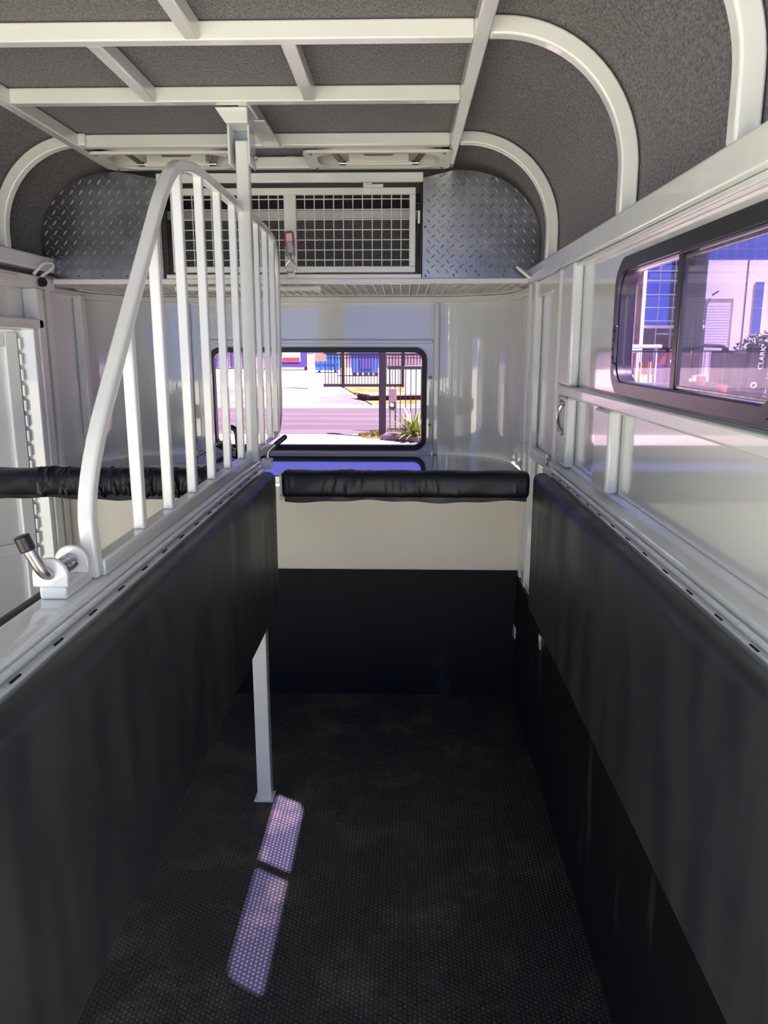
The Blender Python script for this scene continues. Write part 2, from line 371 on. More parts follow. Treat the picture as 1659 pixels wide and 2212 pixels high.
# stirrup/paddle latch on the post
pl = thing('paddle_latch', 'polished paddle latch with four bolts on the white post right of the stall', 'latch', (.50, 2.43, 1.34))
MB().prism(rrect(2.402, 2.472, 1.268, 1.395, .012, 4), 'x', .498, .502).build('backplate', M['white'], pl, .001)
pts = [(.499, 2.422, 1.378), (.490, 2.424, 1.372), (.483, 2.428, 1.352), (.484, 2.430, 1.325), (.490, 2.432, 1.302), (.499, 2.432, 1.290)]
MB().sweep(fillet(pts, .012, 5), [(.0085*math.cos(a*PI/4), .006*math.sin(a*PI/4)) for a in range(8)], smooth=True, up=Vector((1, 0, 0))).build('lever', M['chrome'], pl)
for y, z in ((2.408, 1.377), (2.462, 1.383), (2.412, 1.283), (2.466, 1.291)):
    MB().cyl((.4985, y, z), (.490, y, z), .0058, 6).cyl((.490, y, z), (.488, y, z), .0035, 10).build('bolt', M['chrome'], pl)
cl = MB().box(.492, .5015, 2.615, 2.665, 1.152, 1.190).box(.4885, .492, 2.625, 2.634, 1.150, 1.192).cyl((.490, 2.640, 1.150), (.490, 2.640, 1.192), .005, 10).build('door_catch', M['chrome'], bevel=.0015)
tag(cl, 'small square chrome catch on the white frame just beyond the black side pad', 'catch')
# small openings showing white frame in the rubber
tag(MB().box(.492, .4965, 3.205, 3.2575, .290, .345).build('cover_plate', M['white'], bevel=.001), 'small white cover plate low on black rubber in the front right corner', 'plate')
tag(MB().box(.489, .4965, 2.60, 2.612, .488, .54).box(.489, .4965, 2.618, 2.63, .488, .54).build('hinge_strap', M['zinc'], bevel=.001), 'small silver strap on the black rubber just below the right side pad', 'strap')

# ================================================================== LEFT WALL FRAMING
lf = thing('wall_frame', 'white steel frame around the doorway of the left wall', 'wall frame', (-1.47, 3.0, 0))
MB().box(-1.50, -1.44, YR, YB, 1.845, 1.905).build('top_rail', M['white'], lf, .006, 3)
MB().box(-1.50, -1.445, YR, YB, 1.775, 1.824).build('top_rail', M['white'], lf, .006, 3)
MB().box(-1.50, -1.488, YR, YB, 1.824, 1.845).build('felt_strip', M['carpet'], lf)
MB().box(-1.50, -1.44, YR, 3.13, 1.618, 1.658).build('door_header', M['white'], lf, .006, 3)
MB().box(-1.50, -1.44, 3.088, 3.145, .0, 1.775).build('door_post', M['white'], lf, .006, 3)
MB().box(-1.535, -1.448, 3.052, 3.086, .0, 1.618).build('door_jamb', M['white'], lf, .004, 2)
MB().box(-1.50, -1.452, 3.20, 3.245, .0, 1.80).build('post', M['white'], lf, .006, 3)
MB().box(-1.50, -1.46, 3.56, 3.61, 1.0, 1.78).build('post', M['white'], lf, .006, 3)
MB().cyl((-1.437, 2.78, 1.70), (-1.443, 2.78, 1.70), .009, 14).build('screw_cap', M['grey'], lf)
MB().box(-1.455, -1.437, 2.55, 2.95, 1.786, 1.812).build('strip_light', M['plastic'], lf, .004, 3)
# left door, opened outward
hg = Vector((-1.512, 3.045, .04)); ang = math.radians(33)
dr = thing('door_1', 'white framed personnel door standing open at the far left, hinged on its front edge', 'door', hg); dr['kind'] = 'structure'
dr.rotation_euler = (0, 0, -ang)
def dpart(mb, name, m, bevel=0):
    o = mb.build(name, m, None, bevel, 3); o.parent = dr; return o
dh = 1.565
dpart(MB().box(-.028, -.006, -.68, -.004, 0, dh), 'panel', M['wall'])
for nm, a in (('stile', (-.006, .012, -.06, -.008, 0, dh)), ('stile', (-.006, .012, -.68, -.62, 0, dh)), ('rail', (-.006, .012, -.62, -.06, dh-.055, dh)), ('rail', (-.006, .012, -.62, -.06, .69, .735)), ('rail', (-.006, .012, -.62, -.06, 0, .06))):
    dpart(MB().box(*a), nm, M['white'], .005)
b_ = MB(); z = .0
while z < dh-.02:
    b_.cyl((.012, .0, z), (.012, .0, z+.042), .0065, 10); z += .060
dpart(b_, 'piano_hinge', M['white'])

# ================================================================== ROOF FRAME
rf = thing('roof_frame', 'white steel ribs, rails and crossbars under the grey felt roof', 'roof frame', (-.47, 2, 2.25))
ZB = 2.245; HB = .042
def rib(y0, y1, name='rib'):
    pts_ = []
    cr = .31
    P_ = [(.528, 1.858)]+[(.528-cr+cr*math.cos(math.radians(a)), 1.957+cr*math.sin(math.radians(a))) for a in range(0, 91, 5)]+[(.192, 2.267)]
    for mirror in (0, 1):
        b = MB(); rings = []
        for i, (x, z) in enumerate(P_):
            if i == 0: nx, nz = 1, 0
            else:
                a = math.radians(min(90, (i-1)*5)); nx, nz = math.cos(a), math.sin(a)
            w = .021
            xa, za = x-nx*w, z-nz*w; xb, zb = x+nx*(w-.001), z+nz*(w-.001)
            if mirror: xa, xb = -.94-xa, -.94-xb
            rings.append([b.bm.verts.new(p) for p in ((xa, y0, za), (xa, y1, za), (xb, y1, zb), (xb, y0, zb))])
        for i in range(len(rings)-1):
            for j in range(4):
                f = b.bm.faces.new([rings[i][j], rings[i][(j+1) % 4], rings[i+1][(j+1) % 4], rings[i+1][j]]); f.smooth = False
        b.bm.faces.new(rings[0]); b.bm.faces.new(rings[-1][::-1])
        b.build(name, M['white'], rf, .005, 3)
for y in (.68, 1.33, 1.98, 2.94): rib(y-.036, y)
bars = [.68, 1.33, 1.998, 2.455, 2.958]
for y in bars: MB().box(-1.157, .157, y-.036, y, ZB, ZB+HB).build('crossbar', M['white'], rf, .004, 3)
MB().box(-.60, -.36, 3.27-.06, 3.27-.024, ZB-.012, ZB+HB-.012).build('crossbar', M['white'], rf, .004, 3)
MB().box(.157, .192, YR, 3.268, ZB-.002, ZB+HB).build('side_rail', M['white'], rf, .004, 3)
MB().box(-1.192, -1.157, YR, 3.268, ZB-.002, ZB+HB).build('side_rail', M['white'], rf, .004, 3)
for x, y0, y1 in ((-.495, YR, .644), (-.495, .68, 1.294), (-.495, 1.33, 1.962), (-.742, 1.998, 2.419), (-.278, 1.998, 2.419), (-.478, 2.455, 2.922), (-.45, 3.246, 3.268)):
    MB().box(x-.018, x+.018, y0, y1, ZB+.001, ZB+HB).build('short_rail', M['white'], rf, .004, 3)

# roof hatches
def hatch(x0, x1, label):
    t_ = thing('roof_hatch', label, 'roof vent', ((x0+x1)/2, 3.08, 2.22), 'white roof hatches')
    y0, y1 = 2.962, 3.232
    MB().holed(rrect(x0, x1, y0, y1, .03, 5), rrect(x0+.045, x1-.045, y0+.016, y1-.022, .09, 8), 'z', 2.2305, 2.2405).build('flange', M['plastic'], t_, .006, 3)
    MB().holed(rrect(x0+.035, x1-.035, y0+.008, y1-.012, .09, 8), rrect(x0+.045, x1-.045, y0+.016, y1-.022, .085, 8), 'z', 2.241, 2.33).build('well', M['plastic'], t_)
    MB().prism(rrect(x0+.046, x1-.046, y0+.017, y1-.023, .08, 6), 'z', 2.318, 2.325).build('lid', M['plastic'], t_)
    xc = (x0+x1)/2
    MB().holed([(xc-.115, 2.236), (xc+.115, 2.236), (xc+.115, 2.316), (xc-.115, 2.316)], rrect(xc-.06, xc+.06, 2.262, 2.305, .016, 4), 'y', y1-.09, y1-.055).build('lift_handle', M['plastic'], t_, .005, 3)
    MB().cyl((xc-.125, y1-.072, 2.238), (xc+.125, y1-.072, 2.238), .010, 12).build('bar', M['plastic'], t_)
    for s in (-1, 1):
        a_ = Vector((xc+s*.137, y1-.072, 2.238)); b2 = Vector((xc+s*.205, y0+.05, 2.285))
        MB().sweep([a_, b2], [(-.011, -.003), (.011, -.003), (.011, .003), (-.011, .003)]).build('stay_arm', M['grey'], t_)
        MB().cyl(a_+Vector((-.014, 0, 0)), a_+Vector((.014, 0, 0)), .0085, 10).build('pivot', M['chrome'], t_)
    for px_, py_ in ((x0+.03, y0+.02), (x1-.03, y0+.02), (x0+.03, y1-.025), (x1-.03, y1-.025)):
        MB().cyl((px_, py_, 2.2308), (px_, py_, 2.228), .005, 8).build('screw', M['grey'], t_)
hatch(-.372, .172, 'white roof hatch right of the divider post, with grey stay arms')
hatch(-1.155, -.60, 'white roof hatch left of the divider post, partly behind the divider grille')

# ================================================================== FRONT BULKHEAD, TREAD PLATES, MESH GATE
def plate(name, mirror, label):
    # inner vertical edge at X .07 ; outer follows roof curve
    R_ = .318
    pts_ = [(.072, 1.822), (.490, 1.822), (.535, 1.862), (.545, 1.965)]+[(.545-R_+R_*math.cos(math.radians(a)), 1.965+R_*.84*math.sin(math.radians(a))) for a in range(5, 86, 5)]+[(.20, 2.234), (.072, 2.205)]
    pts_ = [(x, min(z, 2.243)) for x, z in pts_]
    if mirror: pts_ = [(-.94-(.046 if x == .072 else x), z) for x, z in pts_][::-1]
    b0 = MB().prism(pts_, 'y', 3.262, 3.268); b = MB()
    def inside(x, z):
        c = False; j = len(pts_)-1
        for i in range(len(pts_)):
            if (pts_[i][1] > z) != (pts_[j][1] > z) and x < (pts_[j][0]-pts_[i][0])*(z-pts_[i][1])/(pts_[j][1]-pts_[i][1])+pts_[i][0]: c = not c
            j = i
        return c
    p = .0385
    for r_ in range(0, 24):
        for c_ in range(-1, 15):
            x = .072+(c_+.5*(r_ % 2))*p+.004; z = 1.830+r_*p/2
            if mirror: x = -.94-x
            a_ = math.radians(-52 if r_ % 2 else 38); d = (math.cos(a_), math.sin(a_))
            if mirror: d = (-d[0], d[1])
            e = (-d[1], d[0]); l_ = .0138; w_ = .0036
            cs = [(x+d[0]*l_, z+d[1]*l_), (x+e[0]*w_, z+e[1]*w_), (x-d[0]*l_, z-d[1]*l_), (x-e[0]*w_, z-e[1]*w_)]
            if not all(inside(*q_) for q_ in cs): continue
            base = [b.bm.verts.new((q_[0], 3.2622, q_[1])) for q_ in cs]
            rA = b.bm.verts.new((x+d[0]*l_*.6, 3.2572, z+d[1]*l_*.6)); rB = b.bm.verts.new((x-d[0]*l_*.6, 3.2572, z-d[1]*l_*.6))
            for f in ((base[0], base[1], rA), (base[1], rB, rA), (base[1], base[2], rB), (base[2], base[3], rB), (base[3], rA, rB), (base[3], base[0], rA)):
                b.bm.faces.new(f)
    t_ = thing('tread_plate', label, 'metal plate', (.3 if not mirror else -1.24, 3.265, 1.82))
    add_mat(b0.build('sheet', M['plate'], t_), b, M['raised'])
    sc_ = [(.085, 1.832), (.20, 1.834), (.30, 1.834), (.40, 1.834), (.515, 1.93), (.50, 2.03), (.44, 2.13), (.345, 2.20), (.24, 2.225), (.14, 2.21), (.082, 2.02)]
    for x, z in sc_:
        if mirror: x = -.94-x
        MB().ball((x, 3.2612, z), .0045, (1, .5, 1), 8).build('rivet', M['grey'], t_)
plate('tread_plate_r', 0, 'silver tread plate panel right of the mesh gate')
plate('tread_plate_l', 1, 'silver tread plate panel left of the mesh gate')
# white surround of the gate opening
bs = thing('gate_surround', 'white steel surround of the opening behind the mesh gate', 'frame', (-.45, 3.27, 1.81))
MB().box(-.99, .072, 3.236, 3.2555, 2.186, 2.222).build('header', M['white'], bs, .004)
MB().box(-1.44, .50, 3.24, 3.275, 1.800, 1.8215).build('sill', M['white'], bs, .004)
MB().box(-.97, .068, 3.243, 3.262, 1.8216, 1.838).build('stop_strip', M['white'], bs, .003)
MB().box(-.985, -.962, 3.262, 3.275, 1.838, 2.186).build('side_jamb', M['black'], bs, .003)
MB().box(.060, .071, 3.262, 3.275, 1.838, 2.186).build('side_jamb', M['black'], bs, .003)
br = MB().box(-1.15, .20, 3.62, 3.655, 2.108, 2.145).build('locker_rail', M['white'], bevel=.004); tag(br, 'white crossbar inside the dark locker behind the mesh gate', 'rail')
o = MB().box(-1.40, .46, 3.66, 3.70, 1.83, 2.11).build('wall_locker_lining', M['carpet']); struct(o, 'dark felt panel seen through the mesh gate', 'wall')
g = thing('mesh_gate', 'white framed wire mesh gate at the front above the window', 'gate', (-.45, 3.25, 1.845))
def fr(x0, x1, z0, z1, name='frame_rail'): return MB().box(x0, x1, 3.238, 3.260, z0, z1).build(name, M['white'], g, .003)
fr(-.938, .043, 2.140, 2.166); fr(-.938, .043, 1.845, 1.868)
fr(-.938, -.905, 1.868, 2.140, 'frame_stile'); fr(.018, .043, 1.868, 2.140, 'frame_stile'); fr(-.483, -.434, 1.868, 2.140, 'frame_stile')
for x0, x1 in ((-.905, -.483), (-.434, .018)):
    b = MB(); x = x0+.0385 if x0 > -.6 else x0+.014
    if x0 > -.6: x = x0+.034
    while x < x1-.004: b.cyl((x, 3.250, 1.868), (x, 3.250, 2.140), .0022, 6); x += .0385
    z = 1.893
    while z < 2.139: b.cyl((x0, 3.2465, z), (x1, 3.2465, z), .0022, 6); z += .0385
    b.build('wire_mesh', M['white'], g)
MB().cyl((-.16, 3.232, 2.171), (-.085, 3.232, 2.171), .007, 10).box(-.165, -.13, 3.228, 3.24, 2.16, 2.182).build('slide_bolt', M['plastic'], g, .002)
# gas strut
gs = thing('gas_strut', 'black gas strut at the right edge of the mesh gate', 'gas strut', (.056, 3.25, 2.0))
MB().cyl((.0565, 3.245, 2.10), (.053, 3.245, 1.995), .0085, 12).build('cylinder', M['black'], gs)
MB().cyl((.053, 3.245, 1.995), (.0505, 3.245, 1.915), .0035, 10).build('rod', M['black'], gs)
for z, x in ((2.107, .0565), (1.912, .0505)): MB().ball((x, 3.247, z), .009).cyl((x, 3.247, z), (x-.014, 3.247, z+.002), .005, 8).build('ball_joint', M['black'], gs)
MB().box(.051, .0605, 3.2355, 3.237, 2.030, 2.078).build('sticker', M['plastic'], gs)
# over-centre latch with red grip
la = thing('toggle_latch', 'chrome toggle latch with red handle on the middle of the mesh gate', 'latch', (-.46, 3.23, 1.9))
lx = -.4605; ly = 3.222
MB().tube(fillet([(lx-.0165, ly+.004, 1.945), (lx-.0175, ly-.004, 1.995), (lx+.0135, ly-.004, 1.998), (lx+.0175, ly+.004, 1.945)], .008, 5), .0036, 10).build('red_grip', M['red'], la)['label'] = 'red dipped grip'
MB().tube([(lx-.0165, ly+.004, 1.947), (lx-.0145, ly+.004, 1.905)], .0022, 8).build('handle_wire', M['chrome'], la)
MB().tube([(lx+.0175, ly+.004, 1.947), (lx+.0185, ly+.004, 1.905)], .0022, 8).build('handle_wire', M['chrome'], la)
MB().box(lx-.010, lx+.012, 3.226, 3.2378, 1.915, 1.962).box(lx-.014, lx+.018, 3.228, 3.2378, 1.897, 1.912).build('base_plate', M['chrome'], la, .002)
MB().cyl((lx-.014, ly+.003, 1.917), (lx+.017, ly+.003, 1.917), .003, 8).build('pin', M['chrome'], la)
MB().tube(fillet([(lx+.002, ly+.002, 1.917), (lx+.004, ly, 1.892), (lx+.026, ly, 1.866), (lx+.018, ly+.004, 1.8415), (lx-.016, ly+.004, 1.8415), (lx-.022, ly, 1.866), (lx-.001, ly-.003, 1.889)], .012, 5), .0026, 8).build('pull_loop', M['chrome'], la)
tag(MB().prism([(lx-.018, 1.822), (lx+.024, 1.822), (lx+.018, 1.842), (lx-.012, 1.842)], 'y', 3.231, 3.2425).build('catch_hook', M['white'], bevel=.002), 'small white hook below the toggle latch on the gate sill', 'hook')
# mesh luggage shelf below the bulkhead
ms = thing('mesh_shelf', 'white wire mesh shelf following the curved nose above the window', 'shelf', (-.47, 3.6, 1.8))
NC = nose(-.035)
def yfar(x):
    y = None
    for i in range(len(NC)-1):
        (xa, ya), (xb, yb) = NC[i], NC[i+1]
        if min(xa, xb) <= x <= max(xa, xb) and abs(xa-xb) > 1e-6:
            v = ya+(yb-ya)*(x-xa)/(xb-xa); y = v if y is None else max(y, v)
    return y or 3.3
b = MB(); x = -1.44
while x < .50:
    b.cyl((x, 3.277, 1.8005), (x, yfar(x), 1.8005), .0019, 6); x += .0385
y = 3.30
while y < 3.99:
    xs = [i*.005-1.46 for i in range(394)]; ok = [q for q in xs if yfar(q) > y and -1.455 < q < .515]
    if ok: b.cyl((min(ok), y, 1.8030), (max(ok), y, 1.8030), .0009, 6)
    y += .0385
b.build('wire_mesh', M['white'], ms)
nb = nose_band(1.796, 1.8095, .045, 'rim', M['white'], 1, 14, parent=ms)
tl = thing('tube_light', 'long white tube light under the front edge of the mesh shelf', 'light', (-.62, 3.31, 1.79))
MB().cyl((-.92, 3.30, 1.787), (-.375, 3.30, 1.787), .011, 14).build('tube', M['plastic'], tl)
MB().cyl((-.375, 3.30, 1.787), (-.345, 3.30, 1.787), .0145, 14).build('end_cap', M['white'], tl)
MB().cyl((-.95, 3.30, 1.787), (-.92, 3.30, 1.787), .0145, 14).build('end_cap', M['white'], tl)
# tie loops
o = MB().tube(fillet([(.500, 3.19, 1.815), (.455, 3.19, 1.850), (.445, 3.205, 1.862), (.458, 3.215, 1.858), (.502, 3.21, 1.822)], .012, 5), .0065, 10).build('tie_loop', M['white']); tag(o, 'white bent steel tie loop at the right end of the tread plates', 'tie ring')
o = MB().tube(fillet([(-1.446, 3.09, 1.826), (-1.42, 3.12, 1.872), (-1.40, 3.16, 1.876), (-1.405, 3.185, 1.862), (-1.445, 3.15, 1.822)], .02, 5), .0065, 10).build('tie_loop', M['white']); tag(o, 'white bent steel tie loop at the top of the left wall by the tread plate', 'tie ring')
o = MB().cyl((-1.445, 3.14, 1.80), (-1.428, 3.13, 1.80), .018, 16).build('door_stop', M['black']); tag(o, 'small round black socket on the rail over the left door', 'socket')

# ================================================================== DARK SHELF
Pn = nose(-.012)
pp = [(x, y) for x, y in Pn if y > 3.5]
pp = [(.546, 3.30)]+pp+[(-1.486, 3.30)]
o = MB().prism(pp, 'z', .965, 1.0).build('nose_shelf', M['shelf'], bevel=.004); tag(o, 'dark glossy shelf board filling the nose under the front window, reflecting blue sky', 'shelf')
sk = thing('sink', 'pale rimmed small sink set in the dark shelf left of the divider', 'sink', (-.95, 3.42, 1.0))
MB().holed(rrect(-1.16, -.72, 3.33, 3.55, .06, 6), rrect(-1.13, -.75, 3.36, 3.52, .045, 6), 'z', 1.0005, 1.012).build('rim', M['plastic'], sk, .004)
MB().prism(rrect(-1.13, -.75, 3.36, 3.52, .045, 6), 'z', 1.0005, 1.003).build('basin', M['chrome'], sk)
MB().box(-1.08, -.70, 3.585, 3.60, 1.0005, 1.010).box(-1.08, -.70, 3.62, 3.63, 1.0005, 1.008).build('back_bar', M['chrome'], sk, .002)
fc = thing('tap', 'curved chrome tap with black hose beside the sink, behind the grille bars', 'tap', (-.86, 3.66, 1.0))
MB().cyl((-.83, 3.66, 1.0005), (-.83, 3.66, 1.02), .018, 14).build('base', M['chrome'], fc)
MB().tube(fillet([(-.83, 3.66, 1.02), (-.83, 3.66, 1.115), (-.90, 3.60, 1.095), (-1.0, 3.56, 1.03)], .05, 6), .008, 10).build('spout', M['chrome'], fc)
MB().tube(fillet([(-.80, 3.67, 1.02), (-.80, 3.67, 1.16), (-.83, 3.67, 1.175)], .04, 6), .012, 10).build('hose', M['black'], fc)
MB().tube(fillet([(-.845, 3.67, 1.075), (-.79, 3.67, 1.06), (-.75, 3.66, 1.0105)], .03, 5), .006, 8).build('lever', M['chrome'], fc)

# ================================================================== STALL DIVIDER
sv = thing('stall_divider', 'waist high central stall divider padded in black on a white steel frame', 'divider', (-.51, 1.5, 0))
MB().prism([(-.4715, .69), (-.4715, 1.148), (-.489, 1.151), (-.491, 1.168), (-.504, 1.174), (-.553, 1.174), (-.559, 1.168), (-.559, .69)], 'y', .42, 2.60).build('frame', M['white'], sv, .003)
pad('pad', -.4712, -.417, .42, 2.487, .68, 1.152, sv)
pad('pad', -.612, -.5595, .42, 2.487, .68, 1.158, sv)
MB().box(-.503, -.455, 2.40, 2.448, .0, .69).build('leg', M['white'], sv, .004, 3)
MB().box(-.513, -.448, 2.392, 2.456, 0, .006).build('foot_plate', M['white'], sv, .001)
hinge(sv, -.4835, 1.1585, .45, 2.50, -1)
# head grille
hd = thing('head_grille', 'tall white barred head divider with a sloping near edge standing on the stall divider', 'grille', (-.512, 2.2, 1.18))
gx = -.512
path = [(gx, 1.215, 1.178), (gx, 1.195, 1.33), (gx, 1.76, 1.925), (gx, 1.93, 1.970), (gx, 2.96, 1.970), (gx, 3.20, 1.945), (gx, 3.192, 1.64), (gx, 3.165, 1.205), (gx, 2.92, 1.191)]
path = fillet(path, [.17, .16, .12, .16, .20, .10, .13], 8)
path = [p for i, p in enumerate(path) if i == 0 or (p-path[i-1]).length > 1e-3]
# sweep in the YZ plane
b = MB(); rings = []; hw = .0135; hx = .0125
for i, p in enumerate(path):
    t_ = (path[min(i+1, len(path)-1)]-path[max(i-1, 0)]).normalized(); nrm = Vector((0, -t_.z, t_.y))
    rings.append([b.bm.verts.new(p+Vector((sx*hx, 0, 0))+nrm*sn*hw) for sx, sn in ((-1, -1), (1, -1), (1, 1), (-1, 1))])
for i in range(len(rings)-1):
    for j in range(4): b.bm.faces.new([rings[i][j], rings[i][(j+1) % 4], rings[i+1][(j+1) % 4], rings[i+1][j]])
b.bm.faces.new(rings[0]); b.bm.faces.new(rings[-1][::-1])
b.build('frame', M['white'], hd, .0055, 3)
MB().box(gx-.015, gx+.015, 1.225, 3.08, 1.1745, 1.204).build('bottom_rail', M['white'], hd, .004, 3)
def topz(y):
    best = 1.97
    for i in range(len(path)-1):
        a_, c_ = path[i], path[i+1]
        if min(a_.y, c_.y) <= y <= max(a_.y, c_.y) and abs(c_.y-a_.y) > 1e-5 and (a_.z+c_.z)/2 > 1.30: best = a_.z+(c_.z-a_.z)*(y-a_.y)/(c_.y-a_.y); break
    return best-.008
for y in (1.448, 1.636, 1.828, 2.019, 2.211, 2.402, 2.77, 2.94, 3.09):
    MB().box(gx-.011, gx+.011, y-.011, y+.011, 1.204, topz(y)).build('bar', M['white'], hd, .0035, 3)
MB().box(-.520, -.479, 2.515, 2.553, 1.1745, 2.165).build('support_post', M['white'], hd, .005, 3)
# post bracket on the roof
pb = thing('roof_bracket', 'white welded bracket holding the divider post to the roof crossbars', 'bracket', (-.505, 2.53, 2.2))
MB().prism([(-.567, ZB), (-.468, ZB), (-.468, 2.200), (-.535, 2.200)], 'y', 2.462, 2.575).build('gusset', M['white'], pb, .004)
MB().box(-.535, -.5275, 2.480, 2.575, 2.090, 2.200).build('cheek', M['white'], pb, .003)
MB().box(-.4745, -.467, 2.480, 2.575, 2.090, 2.200).build('cheek', M['white'], pb, .003)
MB().box(-.527, -.475, 2.558, 2.566, 2.110, 2.199).build('insert', M['galv'], pb)['label'] = 'bare grey steel insert'
MB().box(-.500, -.440, 2.60, 2.922, 2.2395, ZB).build('strap_plate', M['white'], pb, .002)
MB().cyl((-.4665, 2.530, 2.118), (-.455, 2.530, 2.118), .009, 6).build('bolt', M['chrome'], pb, .001)
MB().cyl((-.546, 2.530, 2.118), (-.5355, 2.530, 2.118), .009, 6).build('bolt', M['chrome'], pb, .001)

# near spring bolt
sb = thing('spring_bolt', 'spring loaded steel bolt with black tipped handle at the near foot of the grille', 'bolt latch', (-.53, 1.15, 1.174))
bx = -.530
MB().box(bx-.021, bx+.021, 1.100, 1.198, 1.1745, 1.196).build('block', M['white'], sb, .004, 3)
def lug(y):
    pts_ = [(bx-.027, 1.196)]+[(bx+.027*math.cos(math.radians(a)), 1.214+.027*math.sin(math.radians(a))) for a in range(180, -1, -12)]+[(bx+.027, 1.196)]
    return MB().prism(pts_, 'y', y, y+.009).build('lug', M['white'], sb, .002)
lug(1.094); lug(1.170)
MB().tube(fillet([(bx, 1.192, 1.216), (bx, 1.082, 1.216), (bx-.022, 1.074, 1.268)], .018, 8), .0088, 14, up=Vector((1, 0, 0))).build('rod', M['steel'], sb)
b = MB(); n_ = 260
b.tube([(bx+.0115*math.cos(i/n_*2*PI*11), 1.106+.064*i/n_, 1.216+.0115*math.sin(i/n_*2*PI*11)) for i in range(n_)], .0024, 6); b.build('spring', M['steel'], sb)
MB().cyl((bx-.0185, 1.0753, 1.258), (bx-.0255, 1.0727, 1.281), .0115, 14).build('grip', M['black'], sb, .002)
MB().cyl((bx, 1.187, 1.216), (bx, 1.193, 1.216), .0165, 18).build('stop_ring', M['black'], sb, .001)
# far lever
fl = thing('lever_bolt', 'bent steel lever with long black grip beyond the far end of the divider pad', 'bolt latch', (-.455, 2.56, 1.16))
MB().box(-.476, -.442, 2.535, 2.575, 1.150, 1.182).build('bracket', M['white'], fl, .003)
MB().tube(fillet([(-.456, 2.555, 1.180), (-.456, 2.555, 1.208), (-.418, 2.555, 1.238)], .02, 6), .0072, 12, up=Vector((0, 1, 0))).build('lever', M['steel'], fl)
MB().cyl((-.428, 2.555, 1.230), (-.397, 2.555, 1.2545), .0088, 14).ball((-.397, 2.555, 1.2545), .0088).build('grip', M['black'], fl)

# ================================================================== PADDED CHEST BARS
def chest_bar(x0, x1, yc, zc, label, seed, wr):
    rnd = random.Random(seed)
    t_ = thing('chest_bar', label, 'padded bar', ((x0+x1)/2, yc, zc), 'padded chest bars across the stalls')
    b = MB(); nx = int((x1-x0)/.0045); na = 40; rings = []
    folds = [(rnd.uniform(wr[0], wr[1]) if rnd.random() < wr[2] else rnd.uniform(x0, x1), rnd.uniform(.0025, .0065), rnd.uniform(.0014, .0042)*wr[3], rnd.uniform(-.022, .022), rnd.uniform(0, 2*PI), rnd.uniform(.8, 2.4)) for _ in range(wr[4])]
    for i in range(nx+1):
        x = x0+(x1-x0)*i/nx; e = min(1, min(x-x0, x1-x)/.012); e = math.sqrt(max(0, 1-(1-e)**2))*.18+.82
        ring_ = []
        for j in range(na):
            a = 2*PI*j/na; c, s_ = math.cos(a), math.sin(a)
            q_ = 3.4; rr = 1/((abs(c)**q_+abs(s_)**q_)**(1/q_))
            d = 0
            for fx, w, am, sl, ph, rng in folds:
                xs_ = x-fx-sl*math.sin(a*1.0+ph)
                g_ = math.exp(-(xs_/w)**2)
                if g_ > .01:
                    aa = abs((a-ph+PI) % (2*PI)-PI); g_ *= max(0, 1-(aa/rng)**2)
                    d += am*g_
            d += .0012*math.sin(x*37+a*2)
            rr_ = .0455*rr*e+d
            ring_.append(b.bm.verts.new((x, yc+c*rr_*.95, zc+s_*rr_)))
        rings.append(ring_)
    for i in range(nx):
        for j in range(na):
            f = b.bm.faces.new([rings[i][j], rings[i][(j+1) % na], rings[i+1][(j+1) % na], rings[i+1][j]]); f.smooth = True
    b.bm.faces.new(rings[0]); b.bm.faces.new(rings[-1][::-1])
    b.build('cover', M['vinyl_bar'], t_)
    b = MB(); prev = None
    for i in range(nx+1):
        x = x0+.008+(x1-x0-.016)*i/nx; dz = .004*math.sin(x*13+seed)+.002*math.sin(x*41)
        r_ = [b.bm.verts.new(p) for p in ((x, yc-.036, zc-.038), (x, yc-.036+.002*math.sin(x*30), zc-.053+dz), (x, yc-.031, zc-.053+dz), (x, yc-.031, zc-.038))]
        if prev:
            for j in range(4): b.bm.faces.new([prev[j], prev[(j+1) % 4], r_[(j+1) % 4], r_[j]])
        prev = r_
    b.build('seam_flap', M['vinyl_bar'], t_)
    return t_
cb = chest_bar(-.405, .417, 2.55, 1.098, 'black padded chest bar across the near stall, between the two side pads', 3, (-.25, .15, .75, .7, 44))
MB().box(-.414, -.406, 2.52, 2.575, 1.045, 1.138).cyl((-.410, 2.53, 1.13), (-.410, 2.51, 1.13), .005, 8).cyl((-.410, 2.53, 1.06), (-.410, 2.51, 1.06), .005, 8).build('end_bracket', M['white'], cb, .002)
chest_bar(-1.435, -.625, 2.55, 1.102, 'black padded chest bar with deep creases across the far stall on the left', 11, (-1.25, -.66, .95, 1.35, 120))


# ================================================================== OUTSIDE
M['concrete'] = noisy(mat('pale_concrete', (.33, .31, .29), .9), (.30, .285, .24), (.38, .365, .315), .5, detail=8)[0]
M['apron'] = noisy(mat('worn_concrete_apron', (.33, .3, .29), .9), (.13, .118, .115), (.25, .235, .22), .35, detail=9)[0]
M['asphalt'] = noisy(mat('asphalt', (.13, .13, .13), .9), (.062, .057, .060), (.09, .082, .086), 1.2, detail=9, stretch=(.1, 1, 1))[0]
M['grass'] = noisy(mat('dry_grass', (.16, .17, .05), 1, spec=.1), (.09, .12, .02), (.20, .19, .07), 2.2, detail=8, bump=.6, bscale=20, bdist=.05)[0]
M['leaf'] = noisy(mat('strap_leaf', (.12, .2, .04), .6), (.10, .19, .03), (.24, .30, .07), 8)[0]
M['fence'] = mat('grey_painted_steel_fence', (.02, .02, .028), .6, spec=.2)
M['pole'] = mat('dark_grey_post', (.013, .012, .017), .6, spec=.2)
M['binblue'] = mat('blue_bin', (.03, .09, .42), .5)
